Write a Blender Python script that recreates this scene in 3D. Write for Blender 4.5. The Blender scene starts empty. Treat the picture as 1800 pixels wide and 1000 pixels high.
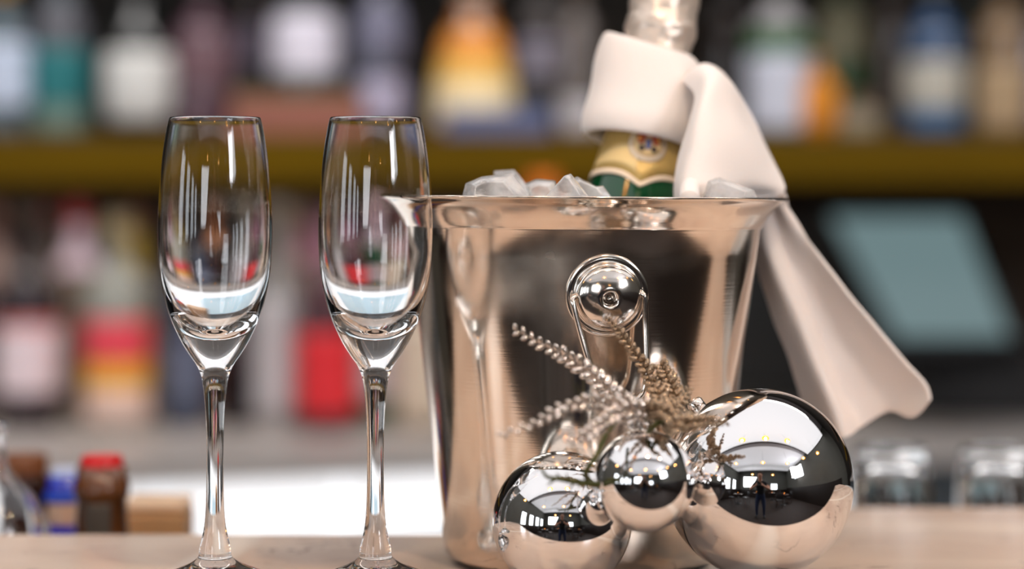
import bpy, bmesh, math, random
from mathutils import Vector, Matrix, noise
random.seed(7)
PI = math.pi
sc = bpy.context.scene
COL = sc.collection

# ------------------------------------------------------------------ camera
F = 4300.0            # focal length in pixels of the 1800 px wide frame
ZC = 1.290            # eye height (level camera, horizon at pixel row 346)
ZT = 1.100            # counter top height
def P(px, py, d):
    return Vector(((px - 900) / F * d, d, ZC + (346 - py) / F * d))
cam = bpy.data.cameras.new('camera'); camo = bpy.data.objects.new('camera', cam); COL.objects.link(camo)
camo.location = (0, 0, ZC); camo.rotation_euler = (PI / 2, 0, 0)
cam.sensor_width = 36; cam.lens = 36 * F / 1800; cam.shift_y = -154 / 1800
cam.clip_start = 0.1; cam.clip_end = 60
cam.dof.use_dof = True; cam.dof.focus_distance = 1.190; cam.dof.aperture_fstop = 2.7
sc.camera = camo
# ------------------------------------------------------------------ world, exposure
w = bpy.data.worlds.new('world'); sc.world = w; w.use_nodes = True
w.node_tree.nodes['Background'].inputs[0].default_value = (0.75, 0.85, 1.0, 1)
w.node_tree.nodes['Background'].inputs[1].default_value = 0.35
sc.view_settings.view_transform = 'Standard'; sc.view_settings.look = 'None'
sc.view_settings.gamma = 1; sc.view_settings.use_curve_mapping = False
sc.view_settings.exposure = 0.2
sc.cycles.max_bounces = 14; sc.cycles.transmission_bounces = 12; sc.cycles.glossy_bounces = 6
sc.cycles.caustics_reflective = False; sc.cycles.blur_glossy = 0.5; sc.cycles.sample_clamp_indirect = 6
# ------------------------------------------------------------------ large lights
def area(name, loc, target, sx, sy, radiance, color):
    l = bpy.data.lights.new(name, 'AREA'); l.shape = 'RECTANGLE'; l.size = sx; l.size_y = sy
    l.energy = radiance * PI * sx * sy; l.color = color
    o = bpy.data.objects.new(name, l); COL.objects.link(o); o.location = loc
    d = Vector(target) - Vector(loc)
    o.rotation_euler = d.to_track_quat('-Z', 'Y').to_euler()
    return o
area('ceiling_fill_light', (0.0, 1.25, 3.30), (0.0, 1.25, 0), 6.7, 2.9, 0.85, (0.97, 0.97, 1.0))  # added soft light, stands in for the bright white ceiling
area('room_fill_light', (0.0, -2.4, 3.34), (0.0, -2.4, 0), 6.6, 3.6, 0.42, (0.95, 0.96, 1.0))  # added dimmer light, stands in for the grey ceiling behind
area('window_light', (3.36, -2.3, 2.62), (0.1, 1.2, 1.2), 1.3, 1.0, 15.0, (1.0, 0.97, 1.0))
area('back_bar_fill', (0.0, 2.35, 2.75), (0.0, 3.5, 1.2), 3.0, 0.35, 7.0, (1.0, 0.95, 0.92))  # added fill on the bottles, has no fitting
area('under_shelf_fill', (-0.35, 3.3, 1.296), (-0.35, 3.3, 0), 1.5, 0.05, 7.0, (1.0, 0.86, 0.70))  # added warm fill on the lower bottles, has no fitting
area('front_fill_light', (-1.5, -4.9, 2.0), (0.1, 1.2, 1.2), 2.0, 1.3, 5.0, (0.93, 0.96, 1.0))  # fill added behind the camera to brighten the napkin

# ------------------------------------------------------------------ materials
def srgb(r, g, b):
    f = lambda c: (c / 255 / 12.92) if c / 255 <= 0.04045 else ((c / 255 + 0.055) / 1.055) ** 2.4
    return (f(r), f(g), f(b), 1)
_m = {}
def mat(name, col, rough=0.5, metal=0.0, trans=0.0, ior=1.5, coat=0.0, emit=0.0, var=0.0, scale=8, bump=0.0, bscale=60, spec=0.5, emcol=None):
    if name in _m: return _m[name]
    m = bpy.data.materials.new(name); m.use_nodes = True
    nt = m.node_tree; b = nt.nodes['Principled BSDF']
    b.inputs['Base Color'].default_value = col; b.inputs['Roughness'].default_value = rough
    b.inputs['Metallic'].default_value = metal; b.inputs['Transmission Weight'].default_value = trans
    b.inputs['IOR'].default_value = ior; b.inputs['Coat Weight'].default_value = coat
    b.inputs['Specular IOR Level'].default_value = spec
    if emit:
        b.inputs['Emission Color'].default_value = emcol or col; b.inputs['Emission Strength'].default_value = emit
    if var or bump:
        tc = nt.nodes.new('ShaderNodeTexCoord')
    if var:
        n = nt.nodes.new('ShaderNodeTexNoise'); n.inputs['Scale'].default_value = scale; n.inputs['Detail'].default_value = 4
        nt.links.new(tc.outputs['Object'], n.inputs['Vector'])
        mx = nt.nodes.new('ShaderNodeMix'); mx.data_type = 'RGBA'
        mx.inputs['A'].default_value = tuple(max(0, c * (1 - var)) for c in col[:3]) + (1,)
        mx.inputs['B'].default_value = tuple(min(1, c * (1 + var)) for c in col[:3]) + (1,)
        nt.links.new(n.outputs['Fac'], mx.inputs['Factor']); nt.links.new(mx.outputs['Result'], b.inputs['Base Color'])
    if bump:
        n2 = nt.nodes.new('ShaderNodeTexNoise'); n2.inputs['Scale'].default_value = bscale; n2.inputs['Detail'].default_value = 3
        nt.links.new(tc.outputs['Object'], n2.inputs['Vector'])
        bp = nt.nodes.new('ShaderNodeBump'); bp.inputs['Strength'].default_value = bump; bp.inputs['Distance'].default_value = 0.002
        nt.links.new(n2.outputs['Fac'], bp.inputs['Height']); nt.links.new(bp.outputs['Normal'], b.inputs['Normal'])
    _m[name] = m
    return m

def marble_mat():
    m = bpy.data.materials.new('beige_marble'); m.use_nodes = True; nt = m.node_tree; L = nt.links; N = nt.nodes
    b = N['Principled BSDF']; tc = N.new('ShaderNodeTexCoord')
    mp = N.new('ShaderNodeMapping'); mp.inputs['Scale'].default_value = (1.0, 1.6, 1.0); L.new(tc.outputs['Object'], mp.inputs['Vector'])
    n1 = N.new('ShaderNodeTexNoise'); n1.inputs['Scale'].default_value = 5; n1.inputs['Detail'].default_value = 6; n1.inputs['Distortion'].default_value = .6
    L.new(mp.outputs['Vector'], n1.inputs['Vector'])
    r1 = N.new('ShaderNodeValToRGB'); r1.color_ramp.elements[0].position = .35; r1.color_ramp.elements[1].position = .68
    r1.color_ramp.elements[0].color = srgb(198, 174, 158); r1.color_ramp.elements[1].color = srgb(228, 208, 192)
    L.new(n1.outputs['Fac'], r1.inputs['Fac'])
    # thin darker veins
    n2 = N.new('ShaderNodeTexNoise'); n2.inputs['Scale'].default_value = 9; n2.inputs['Detail'].default_value = 8; n2.inputs['Distortion'].default_value = 1.6
    L.new(mp.outputs['Vector'], n2.inputs['Vector'])
    r2 = N.new('ShaderNodeValToRGB'); cr = r2.color_ramp
    cr.elements[0].position = .485; cr.elements[0].color = (0, 0, 0, 1); cr.elements[1].position = .5; cr.elements[1].color = (1, 1, 1, 1)
    e = cr.elements.new(.515); e.color = (0, 0, 0, 1)
    L.new(n2.outputs['Fac'], r2.inputs['Fac'])
    n3 = N.new('ShaderNodeTexNoise'); n3.inputs['Scale'].default_value = 14; L.new(mp.outputs['Vector'], n3.inputs['Vector'])
    r3 = N.new('ShaderNodeValToRGB'); r3.color_ramp.elements[0].position = .5; r3.color_ramp.elements[1].position = .68
    L.new(n3.outputs['Fac'], r3.inputs['Fac'])
    mu = N.new('ShaderNodeMath'); mu.operation = 'MULTIPLY'; L.new(r2.outputs['Color'], mu.inputs[0]); L.new(r3.outputs['Color'], mu.inputs[1])
    mu2 = N.new('ShaderNodeMath'); mu2.operation = 'MULTIPLY'; L.new(mu.outputs[0], mu2.inputs[0]); mu2.inputs[1].default_value = .75
    mx = N.new('ShaderNodeMix'); mx.data_type = 'RGBA'; L.new(mu2.outputs[0], mx.inputs['Factor'])
    L.new(r1.outputs['Color'], mx.inputs['A']); mx.inputs['B'].default_value = srgb(95, 80, 72)
    # broad pale veins
    wv = N.new('ShaderNodeTexWave'); wv.inputs['Scale'].default_value = 1.3; wv.inputs['Distortion'].default_value = 3; wv.inputs['Detail'].default_value = 3
    L.new(tc.outputs['Object'], wv.inputs['Vector'])
    r4 = N.new('ShaderNodeValToRGB'); r4.color_ramp.elements[0].position = .965; r4.color_ramp.elements[1].position = 1.0
    L.new(wv.outputs['Fac'], r4.inputs['Fac'])
    mx2 = N.new('ShaderNodeMix'); mx2.data_type = 'RGBA'; L.new(r4.outputs['Color'], mx2.inputs['Factor'])
    L.new(mx.outputs['Result'], mx2.inputs['A']); mx2.inputs['B'].default_value = srgb(238, 226, 214)
    L.new(mx2.outputs['Result'], b.inputs['Base Color'])
    b.inputs['Roughness'].default_value = .26; b.inputs['Specular IOR Level'].default_value = .4
    return m

def bucket_mat():
    m = bpy.data.materials.new('brushed_steel'); m.use_nodes = True; nt = m.node_tree; L = nt.links; N = nt.nodes
    b = N['Principled BSDF']; b.inputs['Metallic'].default_value = 1; b.inputs['Base Color'].default_value = (.82, .70, .59, 1)
    tc = N.new('ShaderNodeTexCoord'); mp = N.new('ShaderNodeMapping'); mp.inputs['Scale'].default_value = (6, 6, 420)
    L.new(tc.outputs['Object'], mp.inputs['Vector'])
    n = N.new('ShaderNodeTexNoise'); n.inputs['Scale'].default_value = 2.2; n.inputs['Detail'].default_value = 5; L.new(mp.outputs['Vector'], n.inputs['Vector'])
    n2 = N.new('ShaderNodeTexNoise'); n2.inputs['Scale'].default_value = 13; n2.inputs['Detail'].default_value = 4; L.new(tc.outputs['Object'], n2.inputs['Vector'])
    r = N.new('ShaderNodeValToRGB'); r.color_ramp.elements[0].position = .50; r.color_ramp.elements[1].position = .72
    r.color_ramp.elements[0].color = (.12, .12, .12, 1); r.color_ramp.elements[1].color = (.30, .30, .30, 1)
    L.new(n2.outputs['Fac'], r.inputs['Fac']); L.new(r.outputs['Color'], b.inputs['Roughness'])
    tg = N.new('ShaderNodeTangent'); tg.direction_type = 'RADIAL'; tg.axis = 'Z'; L.new(tg.outputs[0], b.inputs['Tangent'])
    b.inputs['Anisotropic'].default_value = .4; b.inputs['Anisotropic Rotation'].default_value = .25
    bp = N.new('ShaderNodeBump'); bp.inputs['Strength'].default_value = .03; bp.inputs['Distance'].default_value = .0006
    L.new(n.outputs['Fac'], bp.inputs['Height']); L.new(bp.outputs['Normal'], b.inputs['Normal'])
    return m

def glitter_mat(name, col, rough=.28, pert=.9, metal=.85, vs=7):
    m = bpy.data.materials.new(name); m.use_nodes = True; nt = m.node_tree; L = nt.links; N = nt.nodes
    b = N['Principled BSDF']; b.inputs['Metallic'].default_value = metal; b.inputs['Base Color'].default_value = col
    b.inputs['Roughness'].default_value = rough
    tc = N.new('ShaderNodeTexCoord'); v = N.new('ShaderNodeTexVoronoi'); v.inputs['Scale'].default_value = vs
    L.new(tc.outputs['Object'], v.inputs['Vector'])
    vm = N.new('ShaderNodeVectorMath'); vm.operation = 'SUBTRACT'; L.new(v.outputs['Color'], vm.inputs[0]); vm.inputs[1].default_value = (.5, .5, .5)
    sc_ = N.new('ShaderNodeVectorMath'); sc_.operation = 'SCALE'; sc_.inputs['Scale'].default_value = pert; L.new(vm.outputs[0], sc_.inputs[0])
    g = N.new('ShaderNodeNewGeometry'); ad = N.new('ShaderNodeVectorMath'); ad.operation = 'ADD'
    L.new(g.outputs['Normal'], ad.inputs[0]); L.new(sc_.outputs[0], ad.inputs[1])
    nm = N.new('ShaderNodeVectorMath'); nm.operation = 'NORMALIZE'; L.new(ad.outputs[0], nm.inputs[0]); L.new(nm.outputs[0], b.inputs['Normal'])
    return m

def ice_mat():
    m = bpy.data.materials.new('clouded_ice'); m.use_nodes = True; nt = m.node_tree; L = nt.links; N = nt.nodes
    b = N['Principled BSDF']; b.inputs['Base Color'].default_value = (.95, .95, .96, 1); b.inputs['IOR'].default_value = 1.31
    tc = N.new('ShaderNodeTexCoord'); n = N.new('ShaderNodeTexNoise'); n.inputs['Scale'].default_value = 55; n.inputs['Detail'].default_value = 5
    L.new(tc.outputs['Object'], n.inputs['Vector'])
    r = N.new('ShaderNodeValToRGB'); r.color_ramp.elements[0].position = .36; r.color_ramp.elements[1].position = .66
    r.color_ramp.elements[0].color = (.85, .85, .85, 1); r.color_ramp.elements[1].color = (.45, .45, .45, 1)
    L.new(n.outputs['Fac'], r.inputs['Fac']); L.new(r.outputs['Color'], b.inputs['Transmission Weight'])
    b.inputs['Roughness'].default_value = .12
    bp = N.new('ShaderNodeBump'); bp.inputs['Strength'].default_value = .5; bp.inputs['Distance'].default_value = .002
    L.new(n.outputs['Fac'], bp.inputs['Height']); L.new(bp.outputs['Normal'], b.inputs['Normal'])
    return m

def cloth_mat():
    m = bpy.data.materials.new('cotton_cloth'); m.use_nodes = True; nt = m.node_tree; L = nt.links; N = nt.nodes
    b = N['Principled BSDF']; b.inputs['Base Color'].default_value = srgb(252, 244, 240); b.inputs['Roughness'].default_value = .9
    b.inputs['Sheen Weight'].default_value = .25; b.inputs['Specular IOR Level'].default_value = .15
    tr = N.new('ShaderNodeBsdfTranslucent'); tr.inputs['Color'].default_value = srgb(246, 236, 230)
    ms = N.new('ShaderNodeMixShader'); ms.inputs[0].default_value = .10
    L.new(b.outputs[0], ms.inputs[1]); L.new(tr.outputs[0], ms.inputs[2]); L.new(ms.outputs[0], N['Material Output'].inputs['Surface'])
    tc = N.new('ShaderNodeTexCoord'); n = N.new('ShaderNodeTexNoise'); n.inputs['Scale'].default_value = 900; L.new(tc.outputs['Object'], n.inputs['Vector'])
    n2 = N.new('ShaderNodeTexNoise'); n2.inputs['Scale'].default_value = 28; L.new(tc.outputs['Object'], n2.inputs['Vector'])
    ad = N.new('ShaderNodeMath'); ad.operation = 'MULTIPLY_ADD'; L.new(n2.outputs['Fac'], ad.inputs[0]); ad.inputs[1].default_value = 2.5; L.new(n.outputs['Fac'], ad.inputs[2])
    bp = N.new('ShaderNodeBump'); bp.inputs['Strength'].default_value = .25; bp.inputs['Distance'].default_value = .001
    L.new(ad.outputs[0], bp.inputs['Height']); L.new(bp.outputs['Normal'], b.inputs['Normal'])
    return m

def wood_mat(name, c1, c2, scale=3, rough=.45):
    m = bpy.data.materials.new(name); m.use_nodes = True; nt = m.node_tree; L = nt.links; N = nt.nodes
    b = N['Principled BSDF']; b.inputs['Roughness'].default_value = rough
    tc = N.new('ShaderNodeTexCoord'); mp = N.new('ShaderNodeMapping'); mp.inputs['Scale'].default_value = (1, 8, 8); L.new(tc.outputs['Object'], mp.inputs['Vector'])
    n = N.new('ShaderNodeTexNoise'); n.inputs['Scale'].default_value = scale; n.inputs['Detail'].default_value = 6; L.new(mp.outputs['Vector'], n.inputs['Vector'])
    r = N.new('ShaderNodeValToRGB'); r.color_ramp.elements[0].position = .3; r.color_ramp.elements[1].position = .7
    r.color_ramp.elements[0].color = c1; r.color_ramp.elements[1].color = c2
    L.new(n.outputs['Fac'], r.inputs['Fac']); L.new(r.outputs['Color'], b.inputs['Base Color'])
    return m

M_marble = marble_mat(); M_steel = bucket_mat(); M_ice = ice_mat(); M_cloth = cloth_mat()
M_polish = mat('polished_steel', (.82, .75, .68, 1), rough=.13, metal=1)
M_mirror = mat('mirror_silver', (.90, .88, .87, 1), rough=.015, metal=1)
M_glass = mat('clear_glass', (1, 1, 1, 1), rough=0, trans=1, ior=1.47)
M_gsilver = glitter_mat('silver_glitter', (.74, .65, .58, 1), .10, .50, .9, 5)
M_ggold = glitter_mat('gold_glitter', (.46, .34, .23, 1), .2, 1.0, .9, 11)
M_stem = mat('green_stem', srgb(74, 76, 22), rough=.6, var=.3, scale=200)
M_black = mat('black_plastic', (.012, .012, .013, 1), rough=.35)
M_steel_dull = mat('dull_steel', (.45, .47, .5, 1), rough=.35, metal=.9, var=.1)
M_dark = mat('dark_wall', srgb(26, 20, 14), rough=.8, var=.4, scale=3)

# ------------------------------------------------------------------ object helpers
def link(name, me, m, parent=None, smooth=True):
    o = bpy.data.objects.new(name, me); COL.objects.link(o)
    if m is not None: me.materials.append(m)
    if smooth:
        for p in me.polygons: p.use_smooth = True
    if parent: o.parent = parent
    return o
def tag(o, label, cat, group=None):
    o['label'] = label; o['category'] = cat
    if group: o['group'] = group
    return o
def thing(name, label, cat, loc=(0, 0, 0), group=None, rot=(0, 0, 0)):
    o = bpy.data.objects.new(name, None); COL.objects.link(o); o.location = loc; o.rotation_euler = rot
    o.empty_display_size = .02
    return tag(o, label, cat, group)
def struct(o): o['kind'] = 'structure'; return o
def from_bm(name, bm, m, parent=None, smooth=True):
    me = bpy.data.meshes.new(name); bm.normal_update(); bm.to_mesh(me); bm.free()
    return link(name, me, m, parent, smooth)
def box_bm(x0, x1, y0, y1, z0, z1, bevel=0.0, bm=None, seg=2):
    b2 = bmesh.new()
    bmesh.ops.create_cube(b2, size=1)
    for v in b2.verts:
        v.co = Vector(((x0 + x1) / 2 + v.co.x * (x1 - x0), (y0 + y1) / 2 + v.co.y * (y1 - y0), (z0 + z1) / 2 + v.co.z * (z1 - z0)))
    if bevel:
        bmesh.ops.bevel(b2, geom=list(b2.edges), offset=bevel, segments=seg, affect='EDGES', profile=.5)
    if bm is None: return b2
    tmp = bpy.data.meshes.new('t'); b2.to_mesh(tmp); b2.free(); bm.from_mesh(tmp); bpy.data.meshes.remove(tmp)
    return bm
def box(name, x0, x1, y0, y1, z0, z1, m, parent=None, bevel=0.0, smooth=False):
    return from_bm(name, box_bm(x0, x1, y0, y1, z0, z1, bevel), m, parent, smooth)
def catmull(pts, n):
    """pts: list of tuples; n samples over the whole chain"""
    k = len(pts) - 1; out = []
    P_ = [Vector(p) for p in pts]
    for i in range(n):
        t = i / (n - 1) * k; j = min(int(t), k - 1); u = t - j
        p1, p2 = P_[j], P_[j + 1]
        p0 = P_[j - 1] if j > 0 else p1 * 2 - p2
        p3 = P_[j + 2] if j + 2 <= k else p2 * 2 - p1
        out.append(.5 * ((2 * p1) + (p2 - p0) * u + (2 * p0 - 5 * p1 + 4 * p2 - p3) * u * u + (3 * p1 - p0 - 3 * p2 + p3) * u ** 3))
    return out
def lathe_bm(profile, seg=64, a0=0, a1=2 * PI, closed=False, bm=None):
    """profile [(r,z)], around Z; r==0 ends become poles"""
    bm = bm or bmesh.new(); full = abs(a1 - a0 - 2 * PI) < 1e-6
    n = seg if full else seg + 1
    rings = []
    for r, z in profile:
        if r < 1e-7: rings.append([bm.verts.new((0, 0, z))])
        else:
            rings.append([bm.verts.new((r * math.cos(a0 + (a1 - a0) * i / seg), r * math.sin(a0 + (a1 - a0) * i / seg), z)) for i in range(n)])
    pairs = list(zip(rings, rings[1:]))
    if closed: pairs.append((rings[-1], rings[0]))
    for A, B in pairs:
        for i in range(seg):
            j = (i + 1) % n
            if len(A) == 1 and len(B) == 1: continue
            if len(A) == 1: bm.faces.new((A[0], B[j], B[i]))
            elif len(B) == 1: bm.faces.new((A[i], A[j], B[0]))
            else: bm.faces.new((A[i], A[j], B[j], B[i]))
    bmesh.ops.recalc_face_normals(bm, faces=list(bm.faces))
    return bm
def smooth_prof(pts, n):
    return [(max(0, p[0]), p[1]) for p in [(q.x, q.y) for q in catmull([(a, b, 0) for a, b in pts], n)]]
def tube_bm(pts, rad, seg=10, bm=None, cap=True):
    bm = bm or bmesh.new(); pts = [Vector(p) for p in pts]; n = len(pts)
    rings = []; up = Vector((0, 0, 1))
    for i, p in enumerate(pts):
        t = (pts[min(i + 1, n - 1)] - pts[max(i - 1, 0)]).normalized()
        if i == 0:
            a = t.orthogonal().normalized()
        else:
            a = (a - t * a.dot(t)).normalized()
        b = t.cross(a)
        r = rad[i] if isinstance(rad, (list, tuple)) else rad
        rings.append([bm.verts.new(p + (a * math.cos(2 * PI * k / seg) + b * math.sin(2 * PI * k / seg)) * r) for k in range(seg)])
    for A, B in zip(rings, rings[1:]):
        for k in range(seg):
            bm.faces.new((A[k], A[(k + 1) % seg], B[(k + 1) % seg], B[k]))
    if cap:
        bm.faces.new(list(reversed(rings[0]))); bm.faces.new(rings[-1])
    return bm

# ================================================================== THE ROOM
M_floor = wood_mat('dark_floor_boards', srgb(26, 18, 14), srgb(46, 32, 24), 3, .75)
M_ceil = mat('white_plaster_ceiling', srgb(205, 203, 208), rough=.9, var=.04, scale=2)
M_room = mat('grey_green_wall_paint', srgb(100, 100, 94), rough=.8, var=.15, scale=1.5)
XR, YB, YW, ZCEIL = 3.4, -5.0, 3.9, 3.55
struct(box('floor', -XR, XR, YB, YW + .1, -.1, 0, M_floor))
struct(box('ceiling', -XR, XR, YB, YW + .1, ZCEIL, ZCEIL + .1, M_ceil))
WB = struct2 = box('wall_back', -XR, XR, YW, YW + .1, 0, ZCEIL, M_dark); WB['kind'] = 'structure'
struct(box('wall_front', -XR, XR, YB - .1, YB, 0, ZCEIL, M_room))
# side walls with real window openings
def wall_with_windows(name, x0, x1, wins):
    bm = bmesh.new(); y = YB - .1
    for (a, b, z0, z1) in wins:
        box_bm(x0, x1, y, a, 0, ZCEIL, 0, bm)
        box_bm(x0, x1, a, b, 0, z0, 0, bm); box_bm(x0, x1, a, b, z1, ZCEIL, 0, bm); y = b
    box_bm(x0, x1, y, YW + .1, 0, ZCEIL, 0, bm)
    struct(from_bm(name, bm, M_room, None, False))
M_frame = mat('window_frame_paint', srgb(150, 150, 145), rough=.6)
M_day = mat('daylit_window_pane', (.9, .95, 1, 1), rough=.3, emit=3.6, emcol=(.86, .93, 1, 1))
def window(i, x0, x1, y0, y1, z0, z1, pane=True):
    r = bpy.data.objects.new('window_%d' % i, None); COL.objects.link(r); struct(r); r.location = (0, 0, 0)
    bm = bmesh.new(); t = .05; xc = (x0 + x1) / 2
    for a, b, c, d in ((y0, y0 + t, z0, z1), (y1 - t, y1, z0, z1), (y0, y1, z0, z0 + t), (y0, y1, z1 - t, z1), ((y0 + y1) / 2 - .02, (y0 + y1) / 2 + .02, z0, z1)):
        box_bm(xc - .03, xc + .03, a, b, c, d, 0, bm)
    from_bm('window_frame', bm, M_frame, r, False)
    if pane: box('window_pane', xc - .004, xc + .004, y0 + t, y1 - t, z0 + t, z1 - t, M_day, r)
LW = [(-4.2, -3.5, 1.0, 2.2), (-3.0, -2.3, 1.0, 2.2), (-1.8, -1.1, 1.0, 2.2), (-.6, .1, 1.0, 2.2)]
wall_with_windows('wall_left', -XR - .12, -XR, LW)
for i, (a, b, c, d) in enumerate(LW): window(i + 1, -XR - .12, -XR, a, b, c, d)
RW = [(-3.1, -1.5, 2.05, 3.2)]
wall_with_windows('wall_right', XR, XR + .12, RW)
for i, (a, b, c, d) in enumerate(RW): window(i + 5, XR, XR + .12, a, b, c, d)
# front wall: frame added round the fill light, then a pale lit window
r = bpy.data.objects.new('window_7', None); COL.objects.link(r); struct(r)
bm = bmesh.new()
for a_, b_, c_, d_ in ((-2.56, -2.5, 1.3, 2.7), (-.5, -.44, 1.3, 2.7), (-2.56, -.44, 1.24, 1.3), (-2.56, -.44, 2.7, 2.76)): box_bm(a_, b_, YB, YB + .05, c_, d_, 0, bm)
from_bm('window_frame', bm, M_frame, r, False)
r = bpy.data.objects.new('window_6', None); COL.objects.link(r); struct(r)
box('window_frame', 1.0, 1.9, YB, YB + .03, 1.0, 1.8, M_frame, r); box('window_pane', 1.06, 1.84, YB + .03, YB + .04, 1.06, 1.74, M_day, r)
M_wains = wood_mat('dark_wainscot', srgb(24, 18, 15), srgb(44, 32, 26), 2, .4)
struct(box('trim_3', -XR, -XR + .03, YB, 2.6, 0, .98, M_wains)); struct(box('trim_4', XR - .03, XR, YB, 2.6, 0, 1.2, M_wains)); struct(box('trim_5', -XR + .03, XR - .03, YB, YB + .03, 0, 1.0, M_wains))
# dark ceiling beams
M_beam = wood_mat('dark_beam', srgb(60, 50, 44), srgb(92, 78, 68), 3)
struct(box('trim_1', -XR, XR, -.35, -.2, ZCEIL - .2, ZCEIL, M_beam))
struct(box('trim_2', -XR, XR, -3.4, -3.2, ZCEIL - .2, ZCEIL, M_beam))

# ceiling spots
M_bulb = mat('warm_bulb', (1, .75, .45, 1), emit=30, emcol=(1, .62, .25, 1)); M_amber = mat('amber_shade_glow', (.9, .45, .05, 1), rough=.3, emit=1.3, emcol=(1, .40, .02, 1))  # shade emission stands in for bulb light on its brass inside
M_brass = mat('brass', (.75, .52, .22, 1), rough=.25, metal=1)
def spot(x, y, zb, label):
    t = thing('pendant_lamp', label, 'lamp', (x, y, zb), 'warm lamps over the bar room')
    from_bm('lamp_shade', lathe_bm([(.012, .1), (.04, .09), (.085, .03), (.098, .0), (.094, .0), (.080, .028), (.038, .085), (.012, .095)], 24, closed=True), M_amber, t); t.scale = (1.25, 1.25, 1.0)
    from_bm('bulb', lathe_bm([(0, -.022), (.018, -.014), (.026, .006), (.022, .032), (.012, .05), (0, .052)], 20), M_bulb, t)
    from_bm('cord', tube_bm([(0, 0, .09), (0, 0, ZCEIL - zb)], .003, 6), M_black, t)
for x, y, z, w_ in [(-.55, .35, 2.75, 'over the left part of the bar top'), (.25, .3, 2.75, 'over the middle of the bar top'), (1.05, .35, 2.75, 'over the right part of the bar top'),
    (-1.4, -.9, 2.5, 'left of the photographer'), (.1, -1.1, 2.5, 'just behind the photographer'), (1.5, -1.0, 2.5, 'right of the photographer'), (-.8, -2.6, 2.3, 'deep in the room on the left'),
    (.9, -2.8, 2.3, 'deep in the room on the right'), (2.3, -.2, 2.6, 'near the tall right window'), (2.5, .9, 2.4, 'beside the right end of the bar'), (-2.3, .6, 2.5, 'beside the left end of the bar')]:
    spot(x, y, z, 'small warm brass pendant lamp hanging ' + w_)
for nm, x, y, z, tg, e in (('counter_spot_light', .25, .3, 2.72, (.2, 1.2, 1.1), 26), ('counter_spot_light', 1.05, .35, 2.72, (.3, 1.25, 1.1), 14), ('counter_spot_light', -.55, .35, 2.72, (-.1, 1.2, 1.1), 14)):
    l = bpy.data.lights.new(nm, 'SPOT'); l.energy = e; l.color = (1, .78, .56); l.spot_size = 1.0; l.spot_blend = .6; l.shadow_soft_size = .04
    o = bpy.data.objects.new(nm, l); COL.objects.link(o); o.location = (x, y, z - .02)
    o.rotation_euler = (Vector(tg) - Vector((x, y, z))).to_track_quat('-Z', 'Y').to_euler()

# ================================================================== FRONT BAR COUNTER
Y0, Y1, Y2 = 1.070, 1.375, 1.50
c = thing('bar_counter', 'long beige marble bar top with fine brown veins carrying the ice bucket', 'bar counter', (0, 1.2, 0))
bm = bmesh.new()
xj = .16
poly = [(-2.0, Y0 - .40), (1.25, Y0 + .25), (1.25, Y2), (xj, Y2), (xj, Y1), (-2.0, Y1)]
top = [bm.verts.new((x, y, ZT)) for x, y in poly]; bot = [bm.verts.new((x, y, ZT - .035)) for x, y in poly]
bm.faces.new(top); bm.faces.new(list(reversed(bot)))
for i in range(6):
    j = (i + 1) % 6; bm.faces.new((top[i], bot[i], bot[j], top[j]))
bmesh.ops.bevel(bm, geom=[e for e in bm.edges if abs(e.verts[0].co.z - ZT) < 1e-5 and abs(e.verts[1].co.z - ZT) < 1e-5], offset=.003, segments=3, affect='EDGES')
bmesh.ops.recalc_face_normals(bm, faces=list(bm.faces))
o = from_bm('marble_top', bm, M_marble, c, False); o.location = (0, -1.2, 0)
M_cwood = wood_mat('counter_front_wood', srgb(70, 48, 32), srgb(104, 74, 50), 2)
bm = bmesh.new(); pa = [(-1.98, Y0 - .34), (1.23, Y0 + .30), (1.23, Y1 - .02), (-1.98, Y1 - .02)]
ta = [bm.verts.new((x, y, ZT - .035)) for x, y in pa]; ba = [bm.verts.new((x, y, 0)) for x, y in pa]
bm.faces.new(ta); bm.faces.new(list(reversed(ba)))
for i in range(4): bm.faces.new((ta[i], ba[i], ba[(i + 1) % 4], ta[(i + 1) % 4]))
bmesh.ops.recalc_face_normals(bm, faces=list(bm.faces)); o = from_bm('counter_body', bm, M_cwood, c, False); o.location = (0, -1.2, 0)

# speed rail behind the counter, left
rail = thing('speed_rail', 'steel bottle rail hidden behind the left end of the bar top', 'rail', (0, 0, 0))
zr = ZT - .29
bm = box_bm(-.95, -.12, Y1 + .002, Y1 + .30, zr - .01, zr, 0); box_bm(-.95, -.12, Y1 + .29, Y1 + .30, zr, zr + .09, 0, bm)
box_bm(-.95, -.94, Y1 + .002, Y1 + .30, zr, zr + .09, 0, bm); box_bm(-.13, -.12, Y1 + .002, Y1 + .30, zr, zr + .09, 0, bm)
from_bm('rail_tray', bm, M_steel_dull, rail, False)
for x_ in (-.94, -.13):
    for y_ in (Y1 + .02, Y1 + .29): box('leg', x_ - .01, x_ + .01, y_ - .01, y_ + .01, 0, zr - .01, M_steel_dull, rail)
# drain shelf behind the counter, right
ds = thing('drain_shelf', 'low steel drain shelf behind the right end of the bar top', 'shelf', (0, 0, 0))
zd = ZT - .068
bm = box_bm(.2, 1.2, Y2 + .002, Y2 + .34, zd - .012, zd, .002); box_bm(.2, 1.2, Y2 + .33, Y2 + .34, zd, zd + .02, 0, bm)
from_bm('drain_tray', bm, mat('bright_steel', (.8,.82,.84,1), rough=.4, metal=.5), ds, False)
for x_ in (.21, 1.19):
    for y_ in (Y2 + .02, Y2 + .32): box('leg', x_ - .01, x_ + .01, y_ - .01, y_ + .01, 0, zd - .012, M_steel_dull, ds)

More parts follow.
